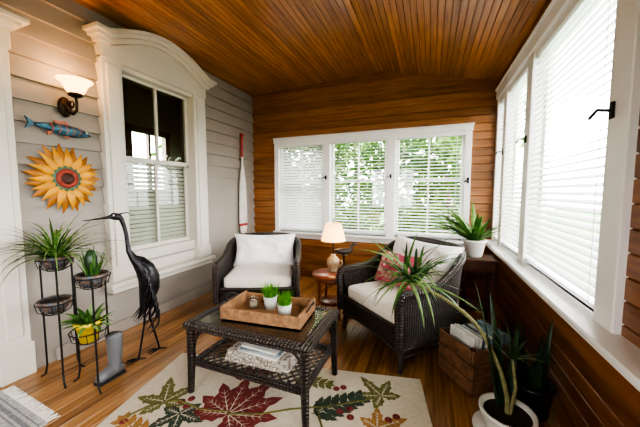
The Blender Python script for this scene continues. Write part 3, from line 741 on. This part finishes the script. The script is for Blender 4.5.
def palm(cx,cy,a,S,m,n=7):
    for k in range(n):
        t=(k-(n-1)/2)/((n-1)/2); lobe(cx,cy,a+t*2.1,S*(1-.42*abs(t)),S*.32,m,z=.0112+.0001*k)
def frond(cx,cy,a,L,m,n=6):
    for k in range(n):
        t=(k+.3)/n; x,y=cx+math.cos(a)*L*t,cy+math.sin(a)*L*t
        for s in (-1,1): lobe(x,y,a+s*.8,L*.42*(1-.5*t),L*.15,m,None,z=.0112+.0001*k)
    lobe(cx+math.cos(a)*L*.8,cy+math.sin(a)*L*.8,a,L*.3,L*.14,m,None)
    b.tube([(cx,cy,.0112),(cx+math.cos(a)*L,cy+math.sin(a)*L,.0112)],.004,m,4)
palm(-1.08,1.28,R(75),.38,M_rr,9); palm(-1.52,1.22,R(130),.25,M_rg,5); frond(-.62,1.46,R(45),.36,M_rd,6); palm(-.26,1.76,R(140),.22,M_rg,5)
palm(-.50,1.2,R(-20),.24,M_rr,7); frond(-1.35,.98,R(170),.30,M_ro,5); frond(-1.3,1.6,R(20),.26,M_rr,5); frond(-.85,1.72,R(5),.26,M_rg,5); palm(-.24,1.5,R(40),.2,M_ro,5)
palm(-.9,.8,R(80),.34,M_rg,7); frond(-.5,.9,R(60),.3,M_rr); palm(-1.35,1.18,R(-60),.22,M_rd,5)
for (x,y) in ((-.42,1.58),(-.47,1.54),(-.40,1.52),(-1.38,1.3),(-1.42,1.26),(-1.36,1.24),(-.15,1.62),(-.19,1.58),(-1.6,1.02),(-.55,1.72),(-.51,1.75)):
    b.lathe([(.001,.0125),(.022,.0118),(.023,.0105)],M_rr,(x,y,0),n=12)
def vine(pts): b.tube([(x,y,.0112) for x,y in pts],.006,M_rg,5)
vine([(-1.62,1.05),(-1.58,1.15),(-1.45,1.26),(-1.25,1.25),(-1.08,1.3)]); vine([(-1.08,1.28),(-.9,1.35),(-.75,1.45),(-.55,1.55),(-.35,1.68),(-.26,1.76)]); vine([(-.6,1.5),(-.5,1.35),(-.5,1.2)])
b.finish('floral_rug')
M_rug2=plain('rug_grey_woven',(.40,.39,.37),.95,.25,60,bmp=.4); M_rug3=plain('rug_grey_stripe',(.20,.20,.21),.95,.25,60,bmp=.4)
b=Bld(); b.M=T(-2.0,.86,0)@RZ(-4); b.bb(-.62,0,-.9,0,0,.010,M_rug2,.003)
for k,(o,w_) in enumerate(((.03,.008),(.055,.022),(.09,.008),(.16,.010),(.22,.010))): b.bb(-.615,-.005,-o-w_,-o,.0095,.0110,M_rug3)
for i in range(48):
    x=-.61+i*.0127; b.tube([(x,0,.006),(x+random.uniform(-.006,.006),.03,.005),(x+random.uniform(-.012,.012),.06,.004)],.003,M_pap,5)
b.finish('fringed_rug')

# ------------------------------------------------------------------ garden
M_lawn=plain('lawn',(.05,.13,.02),.9,.3,3)
b=Bld(); b.add([(-30,-30,-.6),(30,-30,-.6),(30,40,-.6),(-30,40,-.6)],[(0,1,2,3)],M_lawn); b.finish('ground')
G=[translucent_mat('hedge_leaf_%d'%i,c,.45,.5,.3,2) for i,c in enumerate([(.07,.19,.018),(.12,.26,.03),(.035,.11,.012),(.22,.38,.08)])]
random.seed(3); b=Bld(); M_bark=plain('bark',(.10,.07,.05),.9,.3,20,bmp=.5)
cl=[]
for i in range(95):
    z_=random.uniform(-.4,3.3); cl.append((random.uniform(-6.5,1.2),random.uniform(5.8,9),z_,random.uniform(.5,1.0)))
for (cx,cy,cz,cr) in cl:
    mm=random.choice(G)
    for i in range(340):
        d=Vector((random.gauss(0,1),random.gauss(0,1),random.gauss(0,1))).normalized()*cr*random.uniform(.5,1.05)
        p=Vector((cx,cy,cz))+d; a=random.random()*6.28; e=random.uniform(-1,1); s=random.uniform(.05,.12)
        u=Vector((math.cos(a)*math.cos(e),math.sin(a)*math.cos(e),math.sin(e)))*s; w=u.cross(Vector((random.random(),random.random(),random.random()))).normalized()*s*.5
        b.add([p-u,p+w,p+u,p-w],[(0,1,2,3)],mm if random.random()<.7 else random.choice(G))
for x in (-4,-1.8,.3): b.tube([(x,7,-.6),(x+.1,7.1,1),(x-.1,7.2,3)],[.08,.06,.03],M_bark,8)
b.finish('garden_hedge')

# ------------------------------------------------------------------ lights
w=bpy.data.worlds.new('overcast_sky'); scene.world=w; w.use_nodes=True
w.node_tree.nodes['Background'].inputs[0].default_value=(.98,.98,1,1); w.node_tree.nodes['Background'].inputs[1].default_value=19.0
def point(name,loc,c,e,r=.03):
    l=bpy.data.lights.new(name,'POINT'); l.color=c; l.energy=e; l.shadow_soft_size=r; o=bpy.data.objects.new(name,l); o.location=loc; scene.collection.objects.link(o)
point('sconce_light',(XL+.20,1.41,2.25),(1,.56,.24),7,.05)
point('table_lamp_light',(LAMP[0],LAMP[1],LAMP[2]+.41),(1,.62,.32),9,.04)
def portal(name,loc,rot,sx,sy):
    l=bpy.data.lights.new(name,'AREA'); l.shape='RECTANGLE'; l.size=sx; l.size_y=sy; l.energy=1
    try: l.cycles.is_portal=True
    except Exception: l.energy=0
    o=bpy.data.objects.new(name,l); o.location=loc; o.rotation_euler=rot; scene.collection.objects.link(o)
portal('portal_back',(-.93,YB+.14,1.40),(R(-90),0,0),2.7,1.45)
portal('portal_right',(XR+.14,2.78,1.58),(0,R(90),0),1.72,2.4)
portal('portal_right_near',(XR+.14,-.15,1.58),(0,R(90),0),1.72,2.15)
portal('portal_front',(-1.2,YF-.14,1.45),(R(90),0,0),1.5,1.4)

cam=bpy.data.cameras.new('camera'); co=bpy.data.objects.new('camera',cam); scene.collection.objects.link(co)
cam.sensor_width=36; cam.lens=36*284/640; co.location=(0,0,1.32); co.rotation_euler=(R(90-4.33),0,R(21.2)); cam.clip_start=.05
scene.camera=co
scene.view_settings.view_transform='AgX'; scene.view_settings.look='AgX - High Contrast'; scene.view_settings.exposure=.0
